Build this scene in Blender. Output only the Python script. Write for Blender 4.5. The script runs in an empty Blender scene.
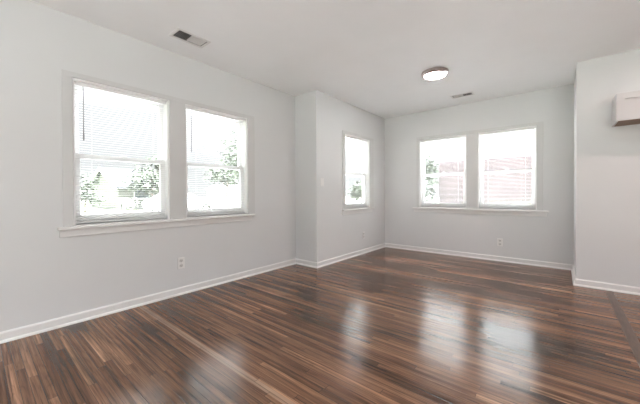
import bpy, bmesh, math, random
from mathutils import Vector, Matrix

S = bpy.context.scene
C = S.collection
D = bpy.data
PI = math.pi

# ------------------------------------------------------------------ camera
F_PX, YAW, PITCH, ROLL, SHIFT_PX, CAM_H = 289.85, 0.69292, -0.00803, -0.00455, -6.25, 1.04825
fw = Vector((-math.sin(YAW)*math.cos(PITCH), math.cos(YAW)*math.cos(PITCH), math.sin(PITCH)))
rt = Vector((math.cos(YAW), math.sin(YAW), 0))
up = rt.cross(fw)
cr, sr = math.cos(ROLL), math.sin(ROLL)
rt, up = rt*cr + up*sr, up*cr - rt*sr
cd = D.cameras.new('camera')
cam = D.objects.new('camera', cd)
C.objects.link(cam)
m = Matrix((rt, up, -fw)).transposed().to_4x4()
m.translation = (0, 0, CAM_H)
cam.matrix_world = m
cd.sensor_fit = 'HORIZONTAL'
cd.sensor_width = 36
cd.lens = F_PX*36/640
cd.shift_y = SHIFT_PX/640
cd.clip_start = 0.02
cd.clip_end = 400
S.camera = cam

# ------------------------------------------------------------------ light and exposure
SKY = 4.1            # overcast sky radiance
FILL_GLOBE = 38.0       # unseen globes added to brighten the room
SUN = 43.0           # high sun behind the house, lights the ground outside
LAMP = 42.0          # diffuser of the ceiling lights
KITCHEN_W = 6.5     # kitchen ceiling light
EXPOSURE = 1.22
w = D.worlds.new('overcast_sky')
S.world = w
w.use_nodes = True
nt = w.node_tree
bg = nt.nodes['Background']
tc = nt.nodes.new('ShaderNodeTexCoord')
sx = nt.nodes.new('ShaderNodeSeparateXYZ')
rp = nt.nodes.new('ShaderNodeValToRGB')
nt.links.new(tc.outputs['Generated'], sx.inputs[0])
nt.links.new(sx.outputs['Z'], rp.inputs[0])
# pale haze along the horizon, brighter cloud higher up
rp.color_ramp.elements[0].position = .235
rp.color_ramp.elements[0].color = (.099, .100, .102, 1)
rp.color_ramp.elements[1].position = .37
rp.color_ramp.elements[1].color = (.57, .585, .60, 1)
cl_ = rp.color_ramp.elements.new(.56)
cl_.color = (.98, .99, 1.0, 1)
nt.links.new(rp.outputs[0], bg.inputs['Color'])
bg.inputs['Strength'].default_value = SKY

sl = D.lights.new('sun', 'SUN'); sl.energy = SUN; sl.angle = .02; sl.color = (1, .99, .985)
so_ = D.objects.new('sun', sl); C.objects.link(so_)
so_.rotation_euler = Vector((-.5, -.02, -.866)).to_track_quat('-Z', 'Y').to_euler()
S.view_settings.view_transform = 'Standard'
S.view_settings.look = 'None'
S.view_settings.gamma = 1
S.view_settings.use_curve_mapping = False
S.view_settings.exposure = EXPOSURE
S.cycles.use_denoising = True
S.cycles.max_bounces = 12
S.cycles.diffuse_bounces = 8
S.cycles.glossy_bounces = 4
S.cycles.transparent_max_bounces = 24
S.cycles.sample_clamp_indirect = 8
S.cycles.caustics_reflective = False
S.cycles.caustics_refractive = False

def portal(loc, target, sxx, syy):
    """marks an opening for the sampling of daylight; gives off no light itself"""
    l = D.lights.new('daylight_portal', 'AREA')
    l.shape = 'RECTANGLE'
    l.size, l.size_y = sxx, syy
    l.cycles.is_portal = True
    o = D.objects.new('daylight_portal', l)
    C.objects.link(o)
    o.location = loc
    d = Vector(target)
    o.rotation_euler = d.to_track_quat('-Z', 'Y').to_euler()

# ------------------------------------------------------------------ dimensions
H = 2.5
XA, YB, XC, YD, XE, YE = -3.054, 3.106, -2.641, 5.160, 0.135, 4.345
XR, YK = 3.2, -2.2          # kitchen side wall, wall behind the camera
T = 0.15
ZS, ZT = 0.80, 2.0          # window opening
WA = [(0.533, 1.288), (1.452, 2.242)]
WC = [(3.797, 4.578)]
WD = [(-1.955, -1.180), (-1.012, -0.264)]
VENT1 = (-2.732, -2.588, 1.185, 1.460)
VENT2 = (-1.260, -0.995, 4.625, 4.735)

for a, b in WA: portal((XA-T-.01, (a+b)/2, 1.4), (1, 0, 0), b-a, ZT-ZS)
for a, b in WC: portal((XC-T-.01, (a+b)/2, 1.4), (1, 0, 0), b-a, ZT-ZS)
for a, b in WD: portal(((a+b)/2, YD+T+.01, 1.4), (0, -1, 0), b-a, ZT-ZS)
BACK_FILL_W = [(-2.3, 0.1), (0.7, 2.7)]  # unseen openings added in the back wall for more daylight
for a, b in BACK_FILL_W: portal(((a+b)/2, YK-T-.01, 1.25), (0, 1, 0), b-a, 2.1)

# ------------------------------------------------------------------ materials
def mat(name, col, rough=0.5, metal=0.0, spec=0.5):
    mm = D.materials.new(name)
    mm.use_nodes = True
    b = mm.node_tree.nodes['Principled BSDF']
    b.inputs['Base Color'].default_value = (*col, 1)
    b.inputs['Roughness'].default_value = rough
    b.inputs['Metallic'].default_value = metal
    b.inputs['Specular IOR Level'].default_value = spec
    return mm

def noisy(mm, scale=30, amt=0.06, bump=0.0, stretch=(1, 1, 1)):
    """mottle the base colour a little and add a fine bump"""
    t = mm.node_tree; n = t.nodes; l = t.links
    b = n['Principled BSDF']
    base = tuple(b.inputs['Base Color'].default_value)
    co = n.new('ShaderNodeTexCoord')
    mp = n.new('ShaderNodeMapping'); mp.inputs['Scale'].default_value = stretch
    l.new(co.outputs['Object'], mp.inputs[0])
    nz = n.new('ShaderNodeTexNoise')
    nz.inputs['Scale'].default_value = scale; nz.inputs['Detail'].default_value = 5
    l.new(mp.outputs[0], nz.inputs['Vector'])
    r = n.new('ShaderNodeValToRGB')
    r.color_ramp.elements[0].position = .3; r.color_ramp.elements[1].position = .7
    r.color_ramp.elements[0].color = (*[c*(1-amt) for c in base[:3]], 1)
    r.color_ramp.elements[1].color = (*[min(1, c*(1+amt)) for c in base[:3]], 1)
    l.new(nz.outputs['Fac'], r.inputs[0]); l.new(r.outputs[0], b.inputs['Base Color'])
    if bump:
        bp = n.new('ShaderNodeBump'); bp.inputs['Strength'].default_value = bump
        bp.inputs['Distance'].default_value = .002
        l.new(nz.outputs['Fac'], bp.inputs['Height']); l.new(bp.outputs[0], b.inputs['Normal'])
    return mm

M = {}
M['wall'] = noisy(mat('warm_grey_wall_paint', (.665, .668, .672), .6, spec=.3), 2.2, .012, .02)
M['ceiling'] = noisy(mat('ceiling_paint', (.895, .90, .905), .85, spec=.2), 3, .012)
M['trim'] = noisy(mat('semi_gloss_trim_paint', (.74, .73, .725), .35), 4, .01)
M['casing'] = noisy(mat('backlit_grey_casing_paint', (.60, .597, .595), .4), 4, .01)  # colour greyed for the backlight that dims the casings
M['vinyl'] = noisy(mat('white_vinyl', (.88, .88, .88), .35), 4, .01)
M['slat'] = noisy(mat('white_blind_slat', (.72, .72, .72), .45), 4, .01)
M['wand'] = mat('grey_translucent_wand', (.30, .30, .31), .25)
M['cord'] = mat('blind_cord', (.8, .8, .8), .8)
M['plate'] = noisy(mat('white_plastic_plate', (.76, .75, .74), .35), 5, .01)
M['socket'] = noisy(mat('white_plastic_socket', (.55, .54, .53), .4), 5, .01)
M['slot'] = mat('dark_slot', (.05, .05, .05), .6)
M['screw'] = mat('steel_screw', (.5, .5, .5), .35, 1)
M['vent'] = noisy(mat('white_enamel_register', (.74, .73, .72), .4), 5, .01)
M['duct'] = noisy(mat('shade_dark_duct', (.05, .05, .05), .8), 5, .2)  # near-black colour stands in for the shade inside the duct
M['nickel'] = noisy(mat('brushed_nickel', (.60, .52, .51), .3, 1), 40, .08)
M['cab'] = noisy(mat('white_cabinet_paint', (.58, .565, .567), .4), 5, .01)
M['cabwood'] = noisy(mat('raw_cabinet_underside', (.26, .16, .11), .6), 6, .25, 0, (2, 30, 2))
M['threshold'] = noisy(mat('dark_threshold_board', (.095, .058, .042), .3), 7, .35, .05, (12, 1.2, 1))

def glow(name, col, strength):
    mm = D.materials.new(name); mm.use_nodes = True
    b = mm.node_tree.nodes['Principled BSDF']
    b.inputs['Base Color'].default_value = (.8, .8, .8, 1)
    b.inputs['Emission Color'].default_value = (*col, 1)
    b.inputs['Emission Strength'].default_value = strength
    return mm
M['globe'] = glow('fill_light_globe', (.975, .985, 1.0), FILL_GLOBE)
M['diffuser'] = glow('lit_lamp_diffuser', (1.0, .93, .90), LAMP)

def glass_mat():
    mm = D.materials.new('clear_window_glass'); mm.use_nodes = True
    t = mm.node_tree; n = t.nodes; l = t.links
    n.remove(n['Principled BSDF'])
    out = n['Material Output']
    tr = n.new('ShaderNodeBsdfTransparent'); tr.inputs[0].default_value = (.97, .985, .98, 1)
    gl = n.new('ShaderNodeBsdfGlossy'); gl.inputs['Roughness'].default_value = .0
    lw = n.new('ShaderNodeLayerWeight'); lw.inputs['Blend'].default_value = .5
    pw = n.new('ShaderNodeMath'); pw.operation = 'POWER'; pw.inputs[1].default_value = 5
    fr = n.new('ShaderNodeMath'); fr.operation = 'MULTIPLY_ADD'; fr.inputs[1].default_value = .9; fr.inputs[2].default_value = .035
    l.new(lw.outputs['Facing'], pw.inputs[0]); l.new(pw.outputs[0], fr.inputs[0])
    mx = n.new('ShaderNodeMixShader')
    l.new(fr.outputs[0], mx.inputs[0]); l.new(tr.outputs[0], mx.inputs[1]); l.new(gl.outputs[0], mx.inputs[2])
    l.new(mx.outputs[0], out.inputs['Surface'])
    return mm
M['glass'] = glass_mat()

def floor_mat():
    mm = D.materials.new('dark_stained_strip_oak'); mm.use_nodes = True
    t = mm.node_tree; n = t.nodes; l = t.links
    b = n['Principled BSDF']
    def math_(op, a, bb=None, c=None):
        q = n.new('ShaderNodeMath'); q.operation = op
        for i, v in enumerate((a, bb, c)):
            if v is None: continue
            if isinstance(v, (int, float)): q.inputs[i].default_value = v
            else: l.new(v, q.inputs[i])
        return q.outputs[0]
    def comb(x, y, z=0.0):
        q = n.new('ShaderNodeCombineXYZ')
        for i, v in enumerate((x, y, z)):
            if isinstance(v, (int, float)): q.inputs[i].default_value = v
            else: l.new(v, q.inputs[i])
        return q.outputs[0]
    def noise(vec, scale, detail=4, rough=.55, dist=0.0):
        q = n.new('ShaderNodeTexNoise')
        q.inputs['Scale'].default_value = scale; q.inputs['Detail'].default_value = detail
        q.inputs['Roughness'].default_value = rough; q.inputs['Distortion'].default_value = dist
        l.new(vec, q.inputs['Vector']); return q.outputs['Fac']
    def white(vec):
        q = n.new('ShaderNodeTexWhiteNoise'); q.noise_dimensions = '3D'
        l.new(vec, q.inputs['Vector']); return q.outputs['Value']
    def ramp(v, stops):
        q = n.new('ShaderNodeValToRGB'); e = q.color_ramp.elements
        while len(e) < len(stops): e.new(.5)
        for k, (pp, cc) in zip(e, stops):
            k.position = pp
            k.color = (*cc, 1) if isinstance(cc, tuple) else (cc, cc, cc, 1)
        l.new(v, q.inputs[0]); return q.outputs[0]
    def mulc(a, bb, fac=1.0):
        q = n.new('ShaderNodeMix'); q.data_type = 'RGBA'; q.blend_type = 'MULTIPLY'
        q.inputs[0].default_value = fac
        l.new(a, q.inputs[6]); l.new(bb, q.inputs[7]); return q.outputs[2]
    co = n.new('ShaderNodeTexCoord')
    sp = n.new('ShaderNodeSeparateXYZ'); l.new(co.outputs['Object'], sp.inputs[0])
    X, Y = sp.outputs[0], sp.outputs[1]
    ry = math_('MULTIPLY', Y, 1/.040)
    row = math_('FLOOR', ry); fy = math_('FRACT', ry)
    rr = white(comb(row, 3.7, 1.1))
    blen = math_('MULTIPLY_ADD', white(comb(row, 9.1, 5.3)), 1.1, .7)
    bx = math_('DIVIDE', math_('MULTIPLY_ADD', rr, 13.0, math_('ADD', X, 40.0)), blen)
    brd = math_('FLOOR', bx); fx = math_('FRACT', bx)
    v = white(comb(row, brd, 2.2))
    v2 = white(comb(row, brd, 8.8))
    # fine grain along the boards
    gv = comb(math_('MULTIPLY', X, 2.2), math_('MULTIPLY', Y, 75), math_('MULTIPLY', v, 37))
    g = noise(gv, 1.0, 7, .62, .9)
    # open cathedral figure
    cv = comb(math_('MULTIPLY', X, 1.3), math_('MULTIPLY', Y, 22), math_('MULTIPLY', v2, 21))
    cath = math_('FRACT', math_('MULTIPLY', noise(cv, 1.0, 2, .4, .2), 9))
    cathd = ramp(cath, [(0, .62), (.18, .96), (.75, 1.0), (1, .72)])
    tone = ramp(v, [(0, (.110, .052, .029)), (.30, (.155, .076, .043)), (.65, (.200, .100, .057)),
                    (.90, (.255, .134, .078)), (1, (.35, .195, .117))])
    grain = ramp(g, [(.25, .35), (.45, .85), (.62, 1.15), (.85, 1.65)])
    c = mulc(tone, grain)
    c = mulc(c, cathd, .75)
    # narrow streaks that run on along the wood
    sv = noise(comb(math_('MULTIPLY', X, .8), math_('MULTIPLY', Y, 52), math_('MULTIPLY', v2, 4)), 1.0, 6, .7, .35)
    c = mulc(c, ramp(sv, [(.30, .22), (.43, .74), (.56, 1.14), (.70, 1.9)]))
    # darker stain clouds left in the finish
    st = noise(comb(math_('MULTIPLY', X, .55), math_('MULTIPLY', Y, 1.5)), 1.5, 4, .6, .4)
    c = mulc(c, ramp(st, [(.33, .30), (.46, .85), (.68, 1.22)]))
    # one long pale seam board
    seam = math_('MULTIPLY', math_('GREATER_THAN', Y, .984), math_('LESS_THAN', Y, 1.024))
    mxs = n.new('ShaderNodeMix'); mxs.data_type = 'RGBA'
    l.new(math_('MULTIPLY', seam, .75), mxs.inputs[0]); l.new(c, mxs.inputs[6])
    pale = mulc(ramp(g, [(.2, (.21, .13, .09)), (.8, (.42, .28, .20))]), cathd, .3)
    l.new(pale, mxs.inputs[7]); c = mxs.outputs[2]
    # gaps
    ey = math_('MINIMUM', fy, math_('SUBTRACT', 1.0, fy))
    ex = math_('MULTIPLY', math_('MINIMUM', fx, math_('SUBTRACT', 1.0, fx)), math_('MULTIPLY', blen, 25))
    e = math_('MINIMUM', ey, ex)
    c = mulc(c, ramp(e, [(0, .22), (.022, .40), (.05, 1.0)]))
    l.new(c, b.inputs['Base Color'])
    scf = noise(comb(math_('MULTIPLY', X, 9), math_('MULTIPLY', Y, 22)), 1.0, 6, .7, 1.2)
    rgh = math_('MULTIPLY_ADD', v2, .06, math_('MULTIPLY_ADD', g, .07, math_('MULTIPLY_ADD', scf, .13, .055)))
    l.new(rgh, b.inputs['Roughness'])
    b.inputs['Specular IOR Level'].default_value = .38
    # crowned boards, grain and gaps
    crown = math_('MULTIPLY', math_('POWER', math_('SUBTRACT', fy, .5), 2.0), -1.2)
    tilt = math_('MULTIPLY', math_('SUBTRACT', v2, .5), math_('MULTIPLY', fy, .9))
    wave = math_('MULTIPLY', noise(comb(math_('MULTIPLY', X, 3), math_('MULTIPLY', Y, 9)), 1.0, 3), 1.0)
    hgt = math_('ADD', math_('ADD', math_('ADD', crown, tilt), wave),
                math_('ADD', math_('MULTIPLY', g, .07), math_('MULTIPLY', math_('MINIMUM', e, .05), 6)))
    bp = n.new('ShaderNodeBump'); bp.inputs['Strength'].default_value = .35; bp.inputs['Distance'].default_value = .0012
    l.new(hgt, bp.inputs['Height']); l.new(bp.outputs[0], b.inputs['Normal'])
    return mm
M['floor'] = floor_mat()

def brick_mat():
    mm = D.materials.new('pale_red_brick'); mm.use_nodes = True
    t = mm.node_tree; n = t.nodes; l = t.links; b = n['Principled BSDF']
    co = n.new('ShaderNodeTexCoord'); sp = n.new('ShaderNodeSeparateXYZ'); cb = n.new('ShaderNodeCombineXYZ')
    l.new(co.outputs['Object'], sp.inputs[0])
    ad = n.new('ShaderNodeMath'); ad.operation = 'ADD'
    l.new(sp.outputs[0], ad.inputs[0]); l.new(sp.outputs[1], ad.inputs[1])
    l.new(ad.outputs[0], cb.inputs[0]); l.new(sp.outputs[2], cb.inputs[1])
    bk = n.new('ShaderNodeTexBrick'); l.new(cb.outputs[0], bk.inputs['Vector'])
    bk.inputs['Scale'].default_value = 1; bk.inputs['Brick Width'].default_value = .21
    bk.inputs['Row Height'].default_value = .075; bk.inputs['Mortar Size'].default_value = .008
    bk.inputs['Color1'].default_value = (.062, .043, .0445, 1); bk.inputs['Color2'].default_value = (.046, .031, .033, 1)
    bk.inputs['Mortar'].default_value = (.080, .073, .074, 1)
    nz = n.new('ShaderNodeTexNoise'); nz.inputs['Scale'].default_value = 1.3
    l.new(co.outputs['Object'], nz.inputs['Vector'])
    rr = n.new('ShaderNodeValToRGB'); rr.color_ramp.elements[0].color = (.75, .75, .77, 1); rr.color_ramp.elements[1].color = (1.15, 1.12, 1.12, 1)
    rr.color_ramp.elements[0].position = .35; rr.color_ramp.elements[1].position = .65
    l.new(nz.outputs['Fac'], rr.inputs[0])
    mx = n.new('ShaderNodeMix'); mx.data_type = 'RGBA'; mx.blend_type = 'MULTIPLY'; mx.inputs[0].default_value = 1
    l.new(bk.outputs['Color'], mx.inputs[6]); l.new(rr.outputs[0], mx.inputs[7])
    l.new(mx.outputs[2], b.inputs['Base Color']); b.inputs['Roughness'].default_value = .85
    return mm
M['brick'] = brick_mat()
M['siding'] = noisy(mat('white_siding', (.80, .80, .80), .6), 2, .03)
M['fascia'] = noisy(mat('white_fascia', (.82, .82, .82), .5), 2, .02)
M['shingle'] = noisy(mat('grey_shingle', (.026, .028, .033), .9), 9, .3)
M['pale_siding'] = noisy(mat('pale_green_siding', (.24, .25, .235), .7), 2, .08)
M['house_glass'] = mat('house_window_glass', (.10, .12, .14), .1)
M['leaf'] = noisy(mat('light_green_leaves', (.060, .075, .055), .6), 1.2, .45)
M['leaf_dark'] = noisy(mat('deep_green_leaves', (.055, .066, .055), .6), 1.2, .45)
M['bark'] = noisy(mat('grey_bark', (.16, .13, .11), .9), 12, .3, .3, (1, 1, .2))
M['lawn'] = noisy(mat('mown_lawn', (.13, .15, .10), .9), 3, .3)
M['concrete'] = noisy(mat('pale_concrete', (.72, .73, .74), .8), 1.2, .1)
M['paving'] = noisy(mat('grey_paving', (.15, .15, .15), .85), 2, .12)
M['carpaint'] = mat('white_car_paint', (.82, .82, .83), .2)
M['tyre'] = noisy(mat('black_tyre', (.03, .03, .03), .8), 9, .2)
M['hub'] = mat('alloy_hub', (.6, .6, .6), .3, 1)

# ------------------------------------------------------------------ mesh helpers
def bm_new(): return bmesh.new()

def add_box(bm, x0, x1, y0, y1, z0, z1, mtx=None):
    vs = [bm.verts.new(p) for p in ((x0, y0, z0), (x1, y0, z0), (x1, y1, z0), (x0, y1, z0),
                                    (x0, y0, z1), (x1, y0, z1), (x1, y1, z1), (x0, y1, z1))]
    if mtx is not None:
        for v in vs: v.co = mtx @ v.co
    for f in ((0, 3, 2, 1), (4, 5, 6, 7), (0, 1, 5, 4), (1, 2, 6, 5), (2, 3, 7, 6), (3, 0, 4, 7)):
        bm.faces.new([vs[i] for i in f])
    return vs

def add_prism(bm, foot, z0, z1):
    """foot: counter-clockwise list of (x, y)"""
    a = [bm.verts.new((x, y, z0)) for x, y in foot]
    b = [bm.verts.new((x, y, z1)) for x, y in foot]
    k = len(foot)
    bm.faces.new(list(reversed(a))); bm.faces.new(b)
    for i in range(k):
        j = (i+1) % k
        bm.faces.new((a[i], a[j], b[j], b[i]))

def add_sweep(bm, prof, p0, p1, nrm, m0=0.0, m1=0.0):
    """profile (depth, z) swept along the floor line p0-p1; nrm points into the room; m0/m1 mitre the ends"""
    p0, p1, nrm = Vector((*p0, 0)), Vector((*p1, 0)), Vector((*nrm, 0))
    d = (p1-p0).normalized()
    A = [bm.verts.new(p0 + nrm*q + d*(m0*q) + Vector((0, 0, z))) for q, z in prof]
    B = [bm.verts.new(p1 + nrm*q - d*(m1*q) + Vector((0, 0, z))) for q, z in prof]
    k = len(prof)
    for i in range(k):
        j = (i+1) % k
        bm.faces.new((A[i], A[j], B[j], B[i]))
    bm.faces.new(A); bm.faces.new(list(reversed(B)))

def add_cyl(bm, p0, p1, r0, r1=None, seg=12, caps=True):
    r1 = r0 if r1 is None else r1
    p0, p1 = Vector(p0), Vector(p1)
    d = (p1-p0).normalized()
    a = Vector((0, 0, 1)) if abs(d.z) < .9 else Vector((1, 0, 0))
    u = d.cross(a).normalized(); v = d.cross(u)
    A = []; B = []
    for i in range(seg):
        t = 2*PI*i/seg
        q = u*math.cos(t) + v*math.sin(t)
        A.append(bm.verts.new(p0+q*r0)); B.append(bm.verts.new(p1+q*r1))
    for i in range(seg):
        j = (i+1) % seg
        bm.faces.new((A[i], A[j], B[j], B[i]))
    if caps:
        bm.faces.new(list(reversed(A))); bm.faces.new(B)

def add_lathe(bm, prof, c, seg=48):
    """prof: (radius, z) list, lathed about the vertical through c"""
    rings = []
    for r, z in prof:
        if r < 1e-6: rings.append([bm.verts.new((c[0], c[1], c[2]+z))])
        else: rings.append([bm.verts.new((c[0]+r*math.cos(2*PI*i/seg), c[1]+r*math.sin(2*PI*i/seg), c[2]+z)) for i in range(seg)])
    for A, B in zip(rings, rings[1:]):
        for i in range(seg):
            j = (i+1) % seg
            if len(A) == 1: bm.faces.new((A[0], B[i], B[j]))
            elif len(B) == 1: bm.faces.new((A[i], A[j], B[0]))
            else: bm.faces.new((A[i], A[j], B[j], B[i]))

def add_grid(bm, a0, a1, b0, b1, c0, c1, holes, axes):
    """slab with rectangular holes. a, b span the face; c is the thickness. axes maps (a, b, c) to x, y, z"""
    As = sorted({a0, a1, *[h[0] for h in holes], *[h[1] for h in holes]})
    Bs = sorted({b0, b1, *[h[2] for h in holes], *[h[3] for h in holes]})
    for i in range(len(As)-1):
        j = 0
        while j < len(Bs)-1:
            am = (As[i]+As[i+1])/2
            def hole(k): return any(h[0] < am < h[1] and h[2] < (Bs[k]+Bs[k+1])/2 < h[3] for h in holes)
            if hole(j): j += 1; continue
            k = j
            while k+1 < len(Bs)-1 and not hole(k+1): k += 1
            r = {axes[0]: (As[i], As[i+1]), axes[1]: (Bs[j], Bs[k+1]), axes[2]: (c0, c1)}
            add_box(bm, *r['x'], *r['y'], *r['z'])
            j = k+1

def obj(name, bm, material, parent=None, smooth=False, bevel=0, origin=None):
    bmesh.ops.recalc_face_normals(bm, faces=bm.faces[:])
    me = D.meshes.new(name)
    if origin is not None:
        for v in bm.verts: v.co -= Vector(origin)
    bm.to_mesh(me); bm.free()
    me.materials.append(M[material] if isinstance(material, str) else material)
    if smooth:
        for p in me.polygons: p.use_smooth = True
    o = D.objects.new(name, me)
    C.objects.link(o)
    if origin is not None: o.location = origin
    if parent is not None:
        o.parent = parent
        if origin is not None: o.location = Vector(origin)
    if bevel:
        mo = o.modifiers.new('bevel', 'BEVEL'); mo.width = bevel; mo.segments = 2; mo.limit_method = 'ANGLE'
    return o

def thing(name, label, cat, loc=(0, 0, 0), rotz=0, group=None):
    o = D.objects.new(name, None)
    o.empty_display_size = .1
    C.objects.link(o)
    o.location = loc; o.rotation_euler = (0, 0, rotz)
    o['label'] = label; o['category'] = cat
    if group: o['group'] = group
    return o

def tag(o, label, cat, group=None):
    o['label'] = label; o['category'] = cat
    if group: o['group'] = group
    return o

def structure(o, label=None, cat=None):
    o['kind'] = 'structure'
    if label: o['label'] = label
    if cat: o['category'] = cat
    return o

def root_structure(name, label, cat):
    o = D.objects.new(name, None); o.empty_display_size = .1
    C.objects.link(o)
    return structure(o, label, cat)

# ------------------------------------------------------------------ room shell
bm = bm_new(); add_box(bm, XA-T, XR+T, YK-T, YD+T, -.12, 0)
structure(obj('floor', bm, 'floor'), 'dark brown strip oak floor with a glossy finish', 'floor')
bm = bm_new(); add_grid(bm, XA-T, XR+T, YK-T, YD+T, H, H+.12, [VENT1, VENT2], 'xyz')
structure(obj('ceiling', bm, 'ceiling'), 'flat off-white painted ceiling', 'ceiling')

bm = bm_new(); add_grid(bm, YK-T, YB, 0, H, XA-T, XA, [(a, b, ZS, ZT) for a, b in WA], 'yzx')
structure(obj('wall_left', bm, 'wall'), 'long grey wall on the left with two windows', 'wall')
bm = bm_new(); add_prism(bm, [(XA-T, YB), (XC, YB), (XC-T, YB+T), (XA-T, YB+T)], 0, H)
structure(obj('wall_jog', bm, 'wall'), 'narrow grey return wall where the left wall steps in', 'wall')
bm = bm_new()
add_prism(bm, [(XC, YB), (XC, YB+T), (XC-T, YB+T)], 0, H)
add_grid(bm, YB+T, YD+T, 0, H, XC-T, XC, [(a, b, ZS, ZT) for a, b in WC], 'yzx')
structure(obj('wall_alcove', bm, 'wall'), 'grey wall with the single narrow window', 'wall')
bm = bm_new(); add_grid(bm, XC, XE+T, 0, H, YD, YD+T, [(a, b, ZS, ZT) for a, b in WD], 'xzy')
structure(obj('wall_far', bm, 'wall'), 'far grey wall with the pair of windows', 'wall')
bm = bm_new(); add_prism(bm, [(XE, YE), (XE+T, YE+T), (XE+T, YD), (XE, YD)], 0, H)
structure(obj('wall_return', bm, 'wall'), 'narrow lit wall end between the far wall and the kitchen wall', 'wall')
bm = bm_new(); add_prism(bm, [(XE, YE), (XR+T, YE), (XR+T, YE+T), (XE+T, YE+T)], 0, H)
structure(obj('wall_kitchen', bm, 'wall'), 'pinkish grey kitchen wall carrying the white cabinet', 'wall')
bm = bm_new(); add_box(bm, XR, XR+T, YK-T, YE, 0, H)
structure(obj('wall_right', bm, 'wall'))
bm = bm_new(); add_grid(bm, XA, XR, 0, H, YK-T, YK, [(a, b, .2, 2.3) for a, b in BACK_FILL_W], 'xzy')
structure(obj('wall_back', bm, 'wall'))

BASE = [(0, 0), (.026, 0), (.0255, .006), (.023, .012), (.018, .017), (.012, .0185), (.012, .064), (.009, .070), (.004, .076), (0, .076)]
def baseboard(name, runs):
    bm = bm_new()
    for r in runs: add_sweep(bm, BASE, *r)
    structure(obj(name, bm, 'trim'))
baseboard('baseboard_left', [((XA, YK), (XA, YB), (1, 0), 0, 1)])
baseboard('baseboard_jog', [((XA, YB), (XC, YB), (0, -1), 1, -1)])
baseboard('baseboard_alcove', [((XC, YB), (XC, YD), (1, 0), -1, 1)])
baseboard('baseboard_far', [((XC, YD), (XE, YD), (0, -1), 1, 1)])
baseboard('baseboard_return', [((XE, YE), (XE, YD), (-1, 0), -1, 1)])
baseboard('baseboard_kitchen', [((XE, YE), (XR, YE), (0, -1), -1, 0)])

# dark board let into the floor where the kitchen begins
bm = bm_new(); add_box(bm, .365, .425, YK, YE-.027, -.01, .0025)
structure(obj('trim_4', bm, 'threshold', bevel=.001), 'dark transition board across the floor planks at the kitchen', 'threshold')

# ------------------------------------------------------------------ windows
# local frame: u along the wall (left to right seen from the room), v = out of the room, z up
def frame_of(wall):
    if wall == 'A': return Matrix(((0, -1, 0, XA), (1, 0, 0, 0), (0, 0, 1, 0), (0, 0, 0, 1)))
    if wall == 'C': return Matrix(((0, -1, 0, XC), (1, 0, 0, 0), (0, 0, 1, 0), (0, 0, 0, 1)))
    return Matrix(((1, 0, 0, 0), (0, 1, 0, YD), (0, 0, 1, 0), (0, 0, 0, 1)))

def wbox(bm, fr, u0, u1, v0, v1, z0, z1): add_box(bm, u0, u1, v0, v1, z0, z1, fr)

def trim_set(name, wall, spans, c0, c1, ztop, s0, s1, label):
    fr = frame_of(wall)
    r = root_structure(name, label, 'window trim')
    bm = bm_new()
    g = .0
    u = [c0] + [q for sp in spans for q in sp] + [c1]
    for i in range(0, len(u), 2): wbox(bm, fr, u[i], u[i+1], -.014, 0, .79, ZT)
    wbox(bm, fr, c0, c1, -.014, 0, ZT, ztop)
    obj('casing', bm, 'casing', r, bevel=.002)
    bm = bm_new()
    wbox(bm, fr, s0, s1, -.048, .0, .766, .79)
    for a, b in spans: wbox(bm, fr, a, b, -.001, .066, .766, .80)
    obj('sill', bm, 'trim', r, bevel=.004)
    bm = bm_new(); wbox(bm, fr, s0+.012, s1-.025, -.016, 0, .708, .766)
    obj('apron', bm, 'trim', r, bevel=.003)
    return r
trim_set('trim_1', 'A', WA, .466, 2.345, 2.042, .432, 2.325, 'painted casing and long sill round the two windows of the left wall')
trim_set('trim_2', 'C', WC, 3.728, 4.70, 2.040, 3.705, 4.672, 'painted casing and sill round the single narrow window')
trim_set('trim_3', 'D', WD, -2.005, -.187, 2.048, -2.067, -.125, 'painted casing and long sill round the far pair of windows')

def window(name, wall, a, b, label):
    fr = frame_of(wall)
    r = root_structure(name, label, 'window')
    bm = bm_new()                               # jamb liner
    wbox(bm, fr, a, a+.014, 0, T, ZS, ZT); wbox(bm, fr, b-.014, b, 0, T, ZS, ZT)
    wbox(bm, fr, a+.014, b-.014, 0, T, ZT-.014, ZT)
    wbox(bm, fr, a+.014, b-.014, .066, T, ZS-.01, ZS+.022)
    obj('jamb', bm, 'vinyl', r)
    a, b = a+.014, b-.014
    zm = 1.372
    def sash(nm, z0, z1, v0, bot, top):
        st = .046
        bm = bm_new()
        wbox(bm, fr, a, a+st, v0, v0+.032, z0, z1); wbox(bm, fr, b-st, b, v0, v0+.032, z0, z1)
        wbox(bm, fr, a+st, b-st, v0, v0+.032, z0, z0+bot); wbox(bm, fr, a+st, b-st, v0, v0+.032, z1-top, z1)
        s = obj(nm, bm, 'vinyl', r, bevel=.003)
        bm = bm_new(); wbox(bm, fr, a+st-.004, b-st+.004, v0+.014, v0+.018, z0+bot-.004, z1-top+.004)
        obj('glass_pane', bm, 'glass', s)
        return s
    lo = sash('lower_sash', ZS+.022, zm+.02, .066, .055, .038)
    sash('upper_sash', zm-.018, ZT-.014, .100, .038, .045)
    bm = bm_new()                               # cam lock on the meeting rail
    uc = (a+b)/2
    wbox(bm, fr, uc-.03, uc+.03, .071, .095, zm+.02, zm+.026)
    wbox(bm, fr, uc-.008, uc+.03, .075, .088, zm+.026, zm+.036)
    obj('sash_lock', bm, 'vinyl', lo, bevel=.002)
    return r
window('window_1', 'A', *WA[0], 'left of the two windows of the left wall')
window('window_2', 'A', *WA[1], 'right of the two windows of the left wall')
window('window_3', 'C', *WC[0], 'single narrow window beside the light switch')
window('window_4', 'D', *WD[0], 'left window of the far pair')
window('window_5', 'D', *WD[1], 'right window of the far pair, brick wall outside')

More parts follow.
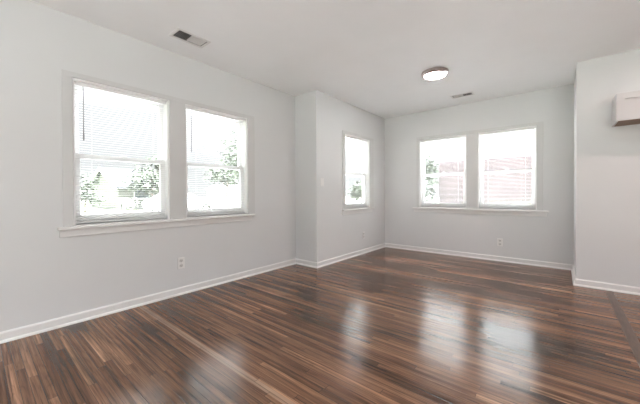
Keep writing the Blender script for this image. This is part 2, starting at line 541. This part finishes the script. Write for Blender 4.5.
PITCH_B, SLAT_W = .0205, .025
def blind(wall, a, b, label, wand=True, tilt=.09, zbot=.806):
    fr = frame_of(wall)
    a, b = a+.019, b-.019
    base = fr @ Vector(((a+b)/2, .040, zbot))
    r = thing('window_blind', label, 'window blind', base, 0, 'horizontal slat blinds in the windows')
    off = -base
    def put(bm, nm, mt, **k):
        bmesh.ops.translate(bm, verts=bm.verts[:], vec=off)
        return obj(nm, bm, mt, r, **k)
    vc = .042
    bm = bm_new(); wbox(bm, fr, a, b, vc-.019, vc+.019, ZT-.044, ZT-.0155)
    put(bm, 'headrail', 'vinyl', bevel=.003)
    bm = bm_new()
    z = ZT-.044-.014
    ct, s_ = math.cos(tilt), math.sin(tilt)
    while z > zbot+.022:
        pts = []
        for k in range(5):                      # crowned slat section
            q = (k/4-.5)*SLAT_W
            h = .0018*(1-(2*q/SLAT_W)**2)
            pts.append((vc+q*ct-h*s_, z+q*s_+h*ct))
        t = .0005
        A = [bm.verts.new(fr @ Vector((a+.003, v, zz))) for v, zz in pts]
        B = [bm.verts.new(fr @ Vector((b-.003, v, zz))) for v, zz in pts]
        A2 = [bm.verts.new(fr @ Vector((a+.003, v, zz-t))) for v, zz in pts]
        B2 = [bm.verts.new(fr @ Vector((b-.003, v, zz-t))) for v, zz in pts]
        for k in range(4):
            bm.faces.new((A[k], A[k+1], B[k+1], B[k]))
            bm.faces.new((A2[k], B2[k], B2[k+1], A2[k+1]))
        bm.faces.new((A[0], B[0], B2[0], A2[0])); bm.faces.new((A[4], A2[4], B2[4], B[4]))
        bm.faces.new((A[0], A2[0], A2[1], A2[2], A2[3], A2[4], A[4], A[3], A[2], A[1]))
        bm.faces.new((B[0], B[1], B[2], B[3], B[4], B2[4], B2[3], B2[2], B2[1], B2[0]))
        z -= PITCH_B
    put(bm, 'slats', 'slat')
    bm = bm_new(); wbox(bm, fr, a+.002, b-.002, vc-.013, vc+.013, zbot, zbot+.014)
    put(bm, 'bottom_rail', 'slat', bevel=.003)
    bm = bm_new()
    for f in (.16, .84):
        u = a+(b-a)*f
        for v in (vc-.0135, vc+.0135):
            add_cyl(bm, fr @ Vector((u, v, zbot+.01)), fr @ Vector((u, v, ZT-.04)), .0006, seg=5)
    put(bm, 'ladder_cords', 'cord')
    if wand:
        bm = bm_new()
        u = a+.055
        p = lambda z_, v=.016: fr @ Vector((u, v, z_))
        add_cyl(bm, p(ZT-.05, .022), p(ZT-.065), .003, seg=8)
        add_cyl(bm, p(ZT-.065), p(1.56, .015), .0038, seg=8)
        add_cyl(bm, p(1.56, .015), p(1.50, .015), .0058, .0050, seg=8)
        put(bm, 'tilt_wand', 'wand', smooth=False)
    return r
blind('A', *WA[0], 'white slat blind in the left window of the left wall')
blind('A', *WA[1], 'white slat blind in the right window of the left wall')
blind('C', *WC[0], 'white slat blind in the single narrow window beside the light switch')
blind('D', *WD[0], 'white slat blind in the left window of the far pair', wand=False)
blind('D', *WD[1], 'white slat blind in the right window of the far pair, brick wall outside', wand=False)

# openings added behind the camera to let in more daylight, framed and glazed
def fill_window(name, horiz, a, b, z0, z1, at, s):
    r = root_structure(name, None, None)
    def bx(bm, u0, u1, v0, v1, zz0, zz1):
        if horiz: add_box(bm, u0, u1, v0, v1, zz0, zz1)
        else: add_box(bm, v0, v1, u0, u1, zz0, zz1)
    bm = bm_new()
    v0, v1 = sorted((at, at+s*.05))
    for u in (a, (a+b)/2-.025, b-.05): bx(bm, u, u+.05, v0, v1, z0, z1)
    bx(bm, a, b, v0, v1, z0, z0+.06); bx(bm, a, b, v0, v1, z1-.05, z1)
    f = obj('window_frame', bm, 'vinyl', r)
    bm = bm_new(); bx(bm, a+.04, b-.04, (v0+v1)/2-.002, (v0+v1)/2+.002, z0+.05, z1-.04)
    obj('glass_pane', bm, 'glass', f)
fill_window('fill_window_6', True, *BACK_FILL_W[0], .2, 2.3, YK-.05, -1)
fill_window('fill_window_7', True, *BACK_FILL_W[1], .2, 2.3, YK-.05, -1)

# ------------------------------------------------------------------ wall plates
def wall_frame(pos, nrm):
    """local x along the wall, local y = out of the wall into the room"""
    n_ = Vector(nrm); x_ = Vector((0, 0, 1)).cross(n_) * -1
    mm_ = Matrix((x_, n_, Vector((0, 0, 1)))).transposed().to_4x4()
    mm_.translation = pos
    return mm_

def outlet(pos, nrm, label, painted=False):
    fr = wall_frame((0, 0, 0), nrm)
    r = thing('wall_outlet', label, 'electrical outlet', pos, 0, 'duplex outlets low on the walls')
    pm, sm = ('wall', 'wall') if painted else ('plate', 'socket')
    bm = bm_new(); add_box(bm, -.036, .036, 0, .006, -.058, .058, fr)
    obj('cover_plate', bm, pm, r, bevel=.0025)
    for zc in (-.026, .026):
        bm = bm_new()
        pts = []
        for k in range(20):
            t = 2*PI*k/20
            pts.append((.0175*math.cos(t), max(-.0145, min(.0145, .019*math.sin(t)))))
        A = [bm.verts.new(fr @ Vector((x, .0055, z+zc))) for x, z in pts]
        B = [bm.verts.new(fr @ Vector((x, .0085, z+zc))) for x, z in pts]
        for k in range(20): bm.faces.new((A[k], A[(k+1) % 20], B[(k+1) % 20], B[k]))
        bm.faces.new(B); bm.faces.new(list(reversed(A)))
        so = obj('receptacle', bm, sm, r)
        bm = bm_new()
        add_box(bm, -.0075, -.0055, .0080, .0088, zc-.003, zc+.006, fr)
        add_box(bm, .0055, .0075, .0080, .0088, zc-.002, zc+.006, fr)
        add_box(bm, -.0022, .0022, .0080, .0088, zc-.011, zc-.007, fr)
        obj('slots', bm, 'slot' if not painted else 'socket', so)
    bm = bm_new(); add_cyl(bm, fr @ Vector((0, .005, 0)), fr @ Vector((0, .0075, 0)), .0032, seg=10)
    obj('screw', bm, 'screw' if not painted else 'wall', r)
outlet((XA, 1.397, .327), (1, 0, 0), 'white outlet low on the long left wall under its right window')
outlet((-2.808, YB, .29), (0, -1, 0), 'outlet painted over in wall grey low on the narrow return wall', True)
outlet((XC, 4.360, .318), (1, 0, 0), 'pale outlet low on the wall under the single narrow window')
outlet((-.712, YD, .288), (0, -1, 0), 'white outlet low on the far wall under the right window of the pair')

fr = wall_frame((0, 0, 0), (1, 0, 0))
r = thing('light_switch', 'white rocker light switch on the wall left of the single narrow window', 'light switch', (XC, 3.228, 1.21))
bm = bm_new(); add_box(bm, -.036, .036, 0, .006, -.058, .058, fr)
obj('cover_plate', bm, 'plate', r, bevel=.0025)
bm = bm_new(); add_box(bm, -.0165, .0165, .005, .0095, -.033, .033, fr)
for v in bm.verts:
    if v.co.z > 0 and v.co.x > .008: v.co.x -= .003
obj('rocker', bm, 'plate', r, bevel=.001)
for z in (-.048, .048):
    bm = bm_new(); add_cyl(bm, fr @ Vector((0, .005, z)), fr @ Vector((0, .0072, z)), .003, seg=10)
    obj('screw', bm, 'screw', r)

# ------------------------------------------------------------------ ceiling registers
def register(hole, long_axis, dark_first, label):
    """two banks of louvres that throw opposite ways along the long axis"""
    x0, x1, y0, y1 = hole
    cx, cy = (x0+x1)/2, (y0+y1)/2
    r = thing('ceiling_vent', label, 'air vent', (cx, cy, H), 0, 'two-way air registers in the ceiling')
    hx, hy = (x1-x0)/2, (y1-y0)/2
    fl = .020
    bm = bm_new()
    add_grid(bm, -hx-fl, hx+fl, -hy-fl, hy+fl, -.006, 0, [(-hx+.004, hx-.004, -hy+.004, hy-.004)], 'xyz')
    obj('frame', bm, 'vent', r, bevel=.002)
    bm = bm_new()
    add_grid(bm, -hx+.0005, hx-.0005, -hy+.0005, hy-.0005, 0.0, .10, [(-hx+.003, hx-.003, -hy+.003, hy-.003)], 'xyz')
    add_box(bm, -hx+.0005, hx-.0005, -hy+.0005, hy-.0005, .10, .103)
    obj('duct_boot', bm, 'duct', r)
    if long_axis == 'y': L, Wd = hy-.006, hx-.004
    else: L, Wd = hx-.006, hy-.004
    bm = bm_new()
    if long_axis == 'y': add_box(bm, -Wd, Wd, -.003, .003, -.004, .012)
    else: add_box(bm, -.003, .003, -Wd, Wd, -.004, .012)
    obj('divider', bm, 'vent', r)
    for side in (-1, 1):
        bm = bm_new()
        nsl = 9
        step = (L-.008)/nsl
        for k in range(nsl):
            c = side*(.006+step*(k+.5))
            ang = side*math.radians(42)          # lower edges lean outwards
            dx, dz = .0070*math.sin(ang), .0070*math.cos(ang)
            t = .0006
            def q(s_, tt): return (c+s_*dx + tt*math.cos(ang), .004 - abs(0) - s_*dz + tt*math.sin(ang))
            sec = [q(-1, -t), q(1, -t), q(1, t), q(-1, t)]
            A = []; B = []
            for l_, z_ in sec:
                if long_axis == 'y': A.append(bm.verts.new((-Wd, l_, z_))); B.append(bm.verts.new((Wd, l_, z_)))
                else: A.append(bm.verts.new((l_, -Wd, z_))); B.append(bm.verts.new((l_, Wd, z_)))
            for i in range(4): bm.faces.new((A[i], A[(i+1) % 4], B[(i+1) % 4], B[i]))
            bm.faces.new(A); bm.faces.new(list(reversed(B)))
        obj('louvre_bank', bm, 'vent', r)
register(VENT1, 'y', True, 'larger white air vent in the ceiling above the left wall windows')
register(VENT2, 'x', True, 'small white air vent in the ceiling near the far wall')

# ------------------------------------------------------------------ ceiling light
def ceiling_light(pos, label, rr=.150):
    r = thing('ceiling_light', label, 'ceiling light', pos)
    bm = bm_new()
    add_lathe(bm, [(0, 0), (rr-.004, 0), (rr, -.003), (rr, -.026), (rr-.004, -.032), (rr-.026, -.044), (rr-.030, -.044), (rr-.030, -.034), (0, -.034)], (0, 0, 0), 56)
    obj('rim', bm, 'nickel', r, smooth=False)
    bm = bm_new()
    R = rr-.031
    add_lathe(bm, [(R, -.036)] + [(R*math.cos(t), -.040-.012*math.sin(t)) for t in [k*PI/2/8 for k in range(8)]] + [(0, -.052)], (0, 0, 0), 48)
    obj('diffuser', bm, 'diffuser', r, smooth=True)
    return r
ceiling_light((-1.165, 3.575, H), 'round flush ceiling light with a glowing white lens, near the far corner')

# kitchen ceiling light off to the right, with its own lamp
KL = (1.36, 3.28, H)
r = thing('kitchen_ceiling_light', 'small round flush light on the kitchen ceiling', 'ceiling light', KL)
bm = bm_new(); add_lathe(bm, [(0, 0), (.09, 0), (.09, -.02), (.075, -.03), (0, -.03)], (0, 0, 0), 32)
obj('rim', bm, 'nickel', r)
ld = D.lights.new('kitchen_bulb', 'AREA'); ld.shape = 'DISK'; ld.size = .10; ld.energy = KITCHEN_W; ld.color = (1, .74, .71)
lo = D.objects.new('kitchen_bulb', ld); C.objects.link(lo); lo.parent = r; lo.location = (0, 0, -.034)

# unseen globe pendants, added to brighten the ceiling and walls
def fill_pendant(pos, label):
    r = thing('fill_pendant_light', label, 'added fill light', pos, 0, 'globe pendants added out of view to brighten the room')
    dz = pos[2]
    bm = bm_new(); add_lathe(bm, [(0, H-dz), (.06, H-dz), (.06, H-dz-.02), (0, H-dz-.03)], (0, 0, 0), 24)
    obj('canopy', bm, 'nickel', r)
    bm = bm_new(); add_cyl(bm, (0, 0, .14), (0, 0, H-dz-.02), .004, seg=8)
    obj('stem', bm, 'nickel', r)
    bm = bm_new(); add_lathe(bm, [(0, .15), (.03, .15), (.035, .11), (0, .11)], (0, 0, 0), 24)
    obj('cap', bm, 'nickel', r)
    bm = bm_new(); add_lathe(bm, [(.13*math.sin(t), .13*math.cos(t)) for t in [PI*k/16 for k in range(17)]], (0, 0, 0), 32)
    obj('globe', bm, 'globe', r, smooth=True)
fill_pendant((.6, -1.5, 1.40), 'unseen white globe added as fill light behind the camera, nearer the back wall')
fill_pendant((1.3, .4, 1.35), 'unseen white globe added as fill light right of the camera, on the kitchen side')

# ------------------------------------------------------------------ wall cabinet
cx0, cx1, cz0, cz1, cdep = .415, 1.215, 1.737, 2.008, .30
r = thing('wall_cabinet', 'short white shaker cabinet hung high on the kitchen wall at the right edge', 'cabinet', (cx0, YE, cz0))
w_, h_ = cx1-cx0, cz1-cz0
bm = bm_new()
add_box(bm, 0, .016, -cdep, 0, 0, h_); add_box(bm, w_-.016, w_, -cdep, 0, 0, h_)
add_box(bm, .016, w_-.016, -cdep, 0, h_-.016, h_)
add_box(bm, .016, w_-.016, -.012, 0, .012, h_-.016)
obj('body', bm, 'cab', r)
bm = bm_new(); add_box(bm, .016, w_-.016, -cdep, -.0, .002, .012)
obj('bottom_panel', bm, 'cabwood', r)['label'] = 'brown unpainted underside'
for i in range(2):
    d0 = .003+i*w_/2; d1 = d0+w_/2-.006
    bm = bm_new()
    yf0, yf1, rl = -cdep-.020, -cdep-.001, .058
    add_box(bm, d0, d0+rl, yf0, yf1, .004, h_-.004); add_box(bm, d1-rl, d1, yf0, yf1, .004, h_-.004)
    add_box(bm, d0+rl, d1-rl, yf0, yf1, .004, .004+rl); add_box(bm, d0+rl, d1-rl, yf0, yf1, h_-.004-rl, h_-.004)
    dr = obj('door', bm, 'cab', r)
    bm = bm_new(); add_box(bm, d0+rl-.004, d1-rl+.004, yf0+.013, yf1-.001, .004+rl-.004, h_-rl)
    obj('door_panel', bm, 'cab', dr)

# ------------------------------------------------------------------ outside
GZ = -.30
bm = bm_new(); add_box(bm, -90, 60, -50, 90, GZ-.2, GZ)
structure(obj('lawn', bm, 'lawn'), 'lawn outside the windows', 'lawn')
bm = bm_new(); add_box(bm, -27, -19, -50, 90, GZ-.1, GZ+.01)
structure(obj('street', bm, 'paving'), 'pale street beyond the left windows', 'street')
bm = bm_new(); add_box(bm, -12.5, 8, 5.6, 14.5, GZ-.1, GZ+.01); add_box(bm, -12.5, -3.3, 3.0, 5.6, GZ-.1, GZ+.01)  # unseen concrete, put in to bounce daylight up to the ceiling
structure(obj('bounce_concrete', bm, 'concrete'), 'unseen pale concrete added before the brick house to bounce daylight', 'bounce_concrete')

bm = bm_new(); add_box(bm, -12.5, -3.5, -4, 3.0, GZ-.1, GZ+.01)
structure(obj('patio', bm, 'paving'), 'grey paved patio outside the left wall', 'patio')
bm = bm_new(); add_box(bm, -4, 12, -14, -2.7, GZ-.1, GZ+.01)
structure(obj('terrace', bm, 'paving'), 'grey paved terrace behind the house', 'terrace')

# brick house behind the far windows
BX0, BY = -5.0, 16.0
r = thing('brick_house', 'pale red brick house with a white frieze and flat roof, outside the far windows', 'house', (BX0, BY, GZ))
z0 = 2.70-GZ
bm = bm_new(); add_box(bm, 0, 12, 0, 8, 0, z0)
obj('brick_wall', bm, 'brick', r)
bm = bm_new(); add_box(bm, -.03, 12.03, -.03, 8.03, z0, z0+.42)
obj('frieze_board', bm, 'fascia', r)
bm = bm_new(); add_box(bm, -.28, 12.28, -.30, 8.3, z0+.42, z0+.58)
obj('flat_roof', bm, 'fascia', r, bevel=.02)
bm = bm_new(); add_box(bm, -.30, 12.3, -.42, -.30, z0+.45, z0+.56)
obj('gutter', bm, 'fascia', r, bevel=.01)

# gabled house across the street
hx0, hx1, hy0, hy1 = -39.5, -29.5, 8.0, 14.5
r = thing('gabled_house', 'low house with a grey roof and white rake edge across the street', 'house', (hx1, hy0, GZ))
rx, rz, ez = -34.4, 3.55, 1.62
L = lambda x, y, z: (x-hx1, y-hy0, z-GZ)
bm = bm_new()
foot = [(hx0+.5, GZ), (hx1-.5, GZ), (hx1-.5, ez), (rx, rz-.1), (hx0+.5, ez)]
A = [bm.verts.new(L(x, hy0+.3, z)) for x, z in foot]; B = [bm.verts.new(L(x, hy1-.3, z)) for x, z in foot]
for i in range(5): bm.faces.new((A[i], A[(i+1) % 5], B[(i+1) % 5], B[i]))
bm.faces.new(A); bm.faces.new(list(reversed(B)))
obj('wall', bm, 'pale_siding', r)
bm = bm_new()
for ex in (hx0, hx1):
    sgn = 1 if ex > rx else -1
    q = [(rx, rz), (ex, ez-.05), (ex, ez+.07), (rx, rz+.14)]
    A = [bm.verts.new(L(x, hy0, z)) for x, z in q]; B = [bm.verts.new(L(x, hy1, z)) for x, z in q]
    for i in range(4): bm.faces.new((A[i], A[(i+1) % 4], B[(i+1) % 4], B[i]))
    bm.faces.new(A); bm.faces.new(list(reversed(B)))
obj('roof', bm, 'shingle', r)
bm = bm_new()
for ex in (hx0, hx1):
    q = [(rx, rz-.12), (ex, ez-.2), (ex, ez+.10), (rx, rz+.18)]
    A = [bm.verts.new(L(x, hy0-.10, z)) for x, z in q]; B = [bm.verts.new(L(x, hy0+.02, z)) for x, z in q]
    for i in range(4): bm.faces.new((A[i], A[(i+1) % 4], B[(i+1) % 4], B[i]))
    bm.faces.new(A); bm.faces.new(list(reversed(B)))
obj('rake_board', bm, 'fascia', r)
for y in (9.5, 12.2):
    bm = bm_new(); add_box(bm, -.51, -.42, y-hy0, y-hy0+1.3, .9, 1.8)
    wf = obj('window', bm, 'fascia', r)
    bm = bm_new(); add_box(bm, -.43, -.40, y-hy0+.08, y-hy0+1.22, .98, 1.72)
    obj('pane', bm, 'house_glass', wf)

r = thing('garage', 'long low white garage beyond the trees in the right left-wall window', 'garage', (-33, 21, GZ))
bm = bm_new(); add_box(bm, -5, 0, 0, 12, 0, 2.0)
obj('wall', bm, 'siding', r)
bm = bm_new()
A = [bm.verts.new(p) for p in ((.3, -.3, 2.0), (.3, 12.3, 2.0), (-5.3, 12.3, 2.0), (-5.3, -.3, 2.0), (-2.5, -.3, 2.6), (-2.5, 12.3, 2.6))]
for f in ((0, 1, 5, 4), (2, 3, 4, 5), (0, 4, 3), (1, 2, 5), (0, 3, 2, 1)): bm.faces.new([A[i] for i in f])
obj('roof', bm, 'fascia', r)
for y in (1.0, 4.8, 8.6):
    bm = bm_new(); add_box(bm, -.02, .03, y, y+2.4, 0, 1.75)
    obj('garage_door', bm, 'fascia', r)

# parked car
def car(loc, rotz, label):
    r = thing('parked_car', label, 'car', loc, rotz)
    prof = [(-2.15, .32), (2.12, .30), (2.2, .55), (2.1, .78), (1.15, .93), (.45, 1.38), (-1.15, 1.42), (-1.9, .98), (-2.2, .90), (-2.22, .5)]
    bm = bm_new()
    A = []; B = []
    for x, z in prof:
        hw = .86 if z < 1.0 else .68
        A.append(bm.verts.new((x, -hw, z))); B.append(bm.verts.new((x, hw, z)))
    k = len(prof)
    for i in range(k): bm.faces.new((A[i], A[(i+1) % k], B[(i+1) % k], B[i]))
    bm.faces.new(A); bm.faces.new(list(reversed(B)))
    obj('body', bm, 'carpaint', r, bevel=.06)
    for s in (-1, 1):
        bm = bm_new()
        q = [(-1.45, .98, .855), (.85, .98, .855), (.36, 1.32, .715), (-1.1, 1.35, .705)]
        A = [bm.verts.new((x, s*y, z)) for x, z, y in q]; B = [bm.verts.new((x, s*(y-.05), z)) for x, z, y in q]
        for i in range(4): bm.faces.new((A[i], A[(i+1) % 4], B[(i+1) % 4], B[i]))
        bm.faces.new(A); bm.faces.new(list(reversed(B)))
        obj('side_window', bm, 'house_glass', r)
    for x in (-1.35, 1.35):
        for s in (-1, 1):
            bm = bm_new(); add_cyl(bm, (x, s*.70, .32), (x, s*.89, .32), .32, seg=20)
            wh = obj('wheel', bm, 'tyre', r)
            bm = bm_new(); add_cyl(bm, (x, s*.885, .32), (x, s*.90, .32), .2, seg=16)
            obj('hub_cap', bm, 'hub', wh)
    return r
car((-20.6, 9.5, GZ+.01), PI/2, 'white car parked in the street outside the left window')

# trees and shrubs
def tree(name, loc, blobs, leaf, n_leaf, size, label, trunk=None, seed=1, cat='tree', group=None):
    rng = random.Random(seed)
    r = thing(name, label, cat, loc, 0, group)
    bm = bm_new()
    tot = sum(b[3]**2 for b in blobs)
    for bx_, by_, bz_, br in blobs:
        for k in range(int(n_leaf*br*br/tot)):
            d = Vector((rng.gauss(0, 1), rng.gauss(0, 1), rng.gauss(0, 1))).normalized()
            rad = br*(rng.random()**.38)*(.85+.3*rng.random())
            p = Vector((bx_, by_, bz_)) + Vector((d.x*rad, d.y*rad, d.z*rad*.85))
            if p.z < .05: p.z = .05+rng.random()*.2
            a = Vector((rng.gauss(0, 1), rng.gauss(0, 1), rng.gauss(0, .6))).normalized()
            b_ = a.cross(d if abs(a.dot(d)) < .95 else Vector((0, 0, 1))).normalized()
            s = size*(.6+.8*rng.random())
            vs = [bm.verts.new(p+a*s), bm.verts.new(p+b_*s*.45), bm.verts.new(p-a*s), bm.verts.new(p-b_*s*.45)]
            bm.faces.new(vs)
    obj('foliage', bm, leaf, r)
    if trunk:
        bm = bm_new()
        th, tr = trunk
        add_cyl(bm, (0, 0, -.02), (.03*th, 0, th), tr, tr*.6, seg=10)
        for bx_, by_, bz_, br in blobs[:5]:
            add_cyl(bm, (.03*th, 0, th*.9), (bx_*.8, by_*.8, bz_), tr*.5, tr*.15, seg=7)
        obj('trunk', bm, 'bark', r)
    return r
G = 'trees and shrubs outside the windows'
tree('leafy_tree', (-17.5, 12.6, GZ), [(0, 0, 5.0, 1.6), (.3, -.9, 3.9, 1.2), (-.2, .8, 4.0, 1.3), (0, .4, 6.2, 1.2), (.2, -.2, 3.2, 1.2)],
     'leaf', 1500, .17, 'light green tree standing at the right of the right left-wall window', (2.6, .16), 3, group=G)
tree('leafy_tree', (-24.5, 15.6, GZ), [(0, 0, 3.3, 1.1), (.1, -1.4, 3.0, 1.0), (0, 1.5, 3.5, 1.1), (0, .3, 2.6, 1.0)],
     'leaf', 900, .17, 'broad pale tree left of the taller tree in the right left-wall window', (2.2, .14), 5, group=G)
tree('leafy_tree', (-27.8, 10.2, GZ), [(0, 0, 3.1, 1.5), (.1, -1.2, 2.4, 1.0), (0, 1.2, 2.8, 1.2), (0, .9, 4.3, 1.0), (0, 0, 2.0, 1.3)],
     'leaf', 1200, .2, 'green tree right of the grey roof across the street', (1.6, .14), 7, group=G)
tree('round_shrub', (-27.6, 5.5, GZ), [(0, 0, 1.3, .95), (0, .2, 2.3, .85), (0, -.7, 1.6, .8), (.1, .7, 1.0, .7)],
     'leaf', 700, .15, 'pale shrub hiding the left side of the grey roofed house', (.6, .06), 9, 'shrub', G)
tree('leafy_tree', (-36, 4.6, GZ), [(0, 0, 2.4, 1.2), (.1, -1.0, 2.0, 1.0), (0, .9, 2.0, .9)],
     'leaf_dark', 900, .2, 'dark green tree left of the grey roofed house', (1.3, .14), 11, group=G)
tree('leafy_tree', (-16, 26, GZ), [(0, 0, 1.9, .9), (.6, .4, 1.4, .9), (-.6, 0, 1.4, .9)],
     'leaf', 700, .24, 'pale tree far off through the single narrow window', (1.2, .12), 13, group=G)
tree('leafy_tree', (-7.6, 21.5, GZ), [(0, 0, 3.4, 1.0), (.2, 0, 2.4, .9), (-.3, 0, 1.8, .9), (0, 0, 1.1, .8)],
     'leaf', 900, .17, 'slim green tree left of the brick house', (1.6, .12), 15, group=G)
tree('round_shrub', (-5.6, 15.0, GZ), [(0, 0, .9, .6), (.1, 0, 1.6, .5), (-.1, 0, 2.0, .4)],
     'leaf_dark', 700, .1, 'dark upright shrub at the corner of the brick house', (.6, .05), 17, 'shrub', G)
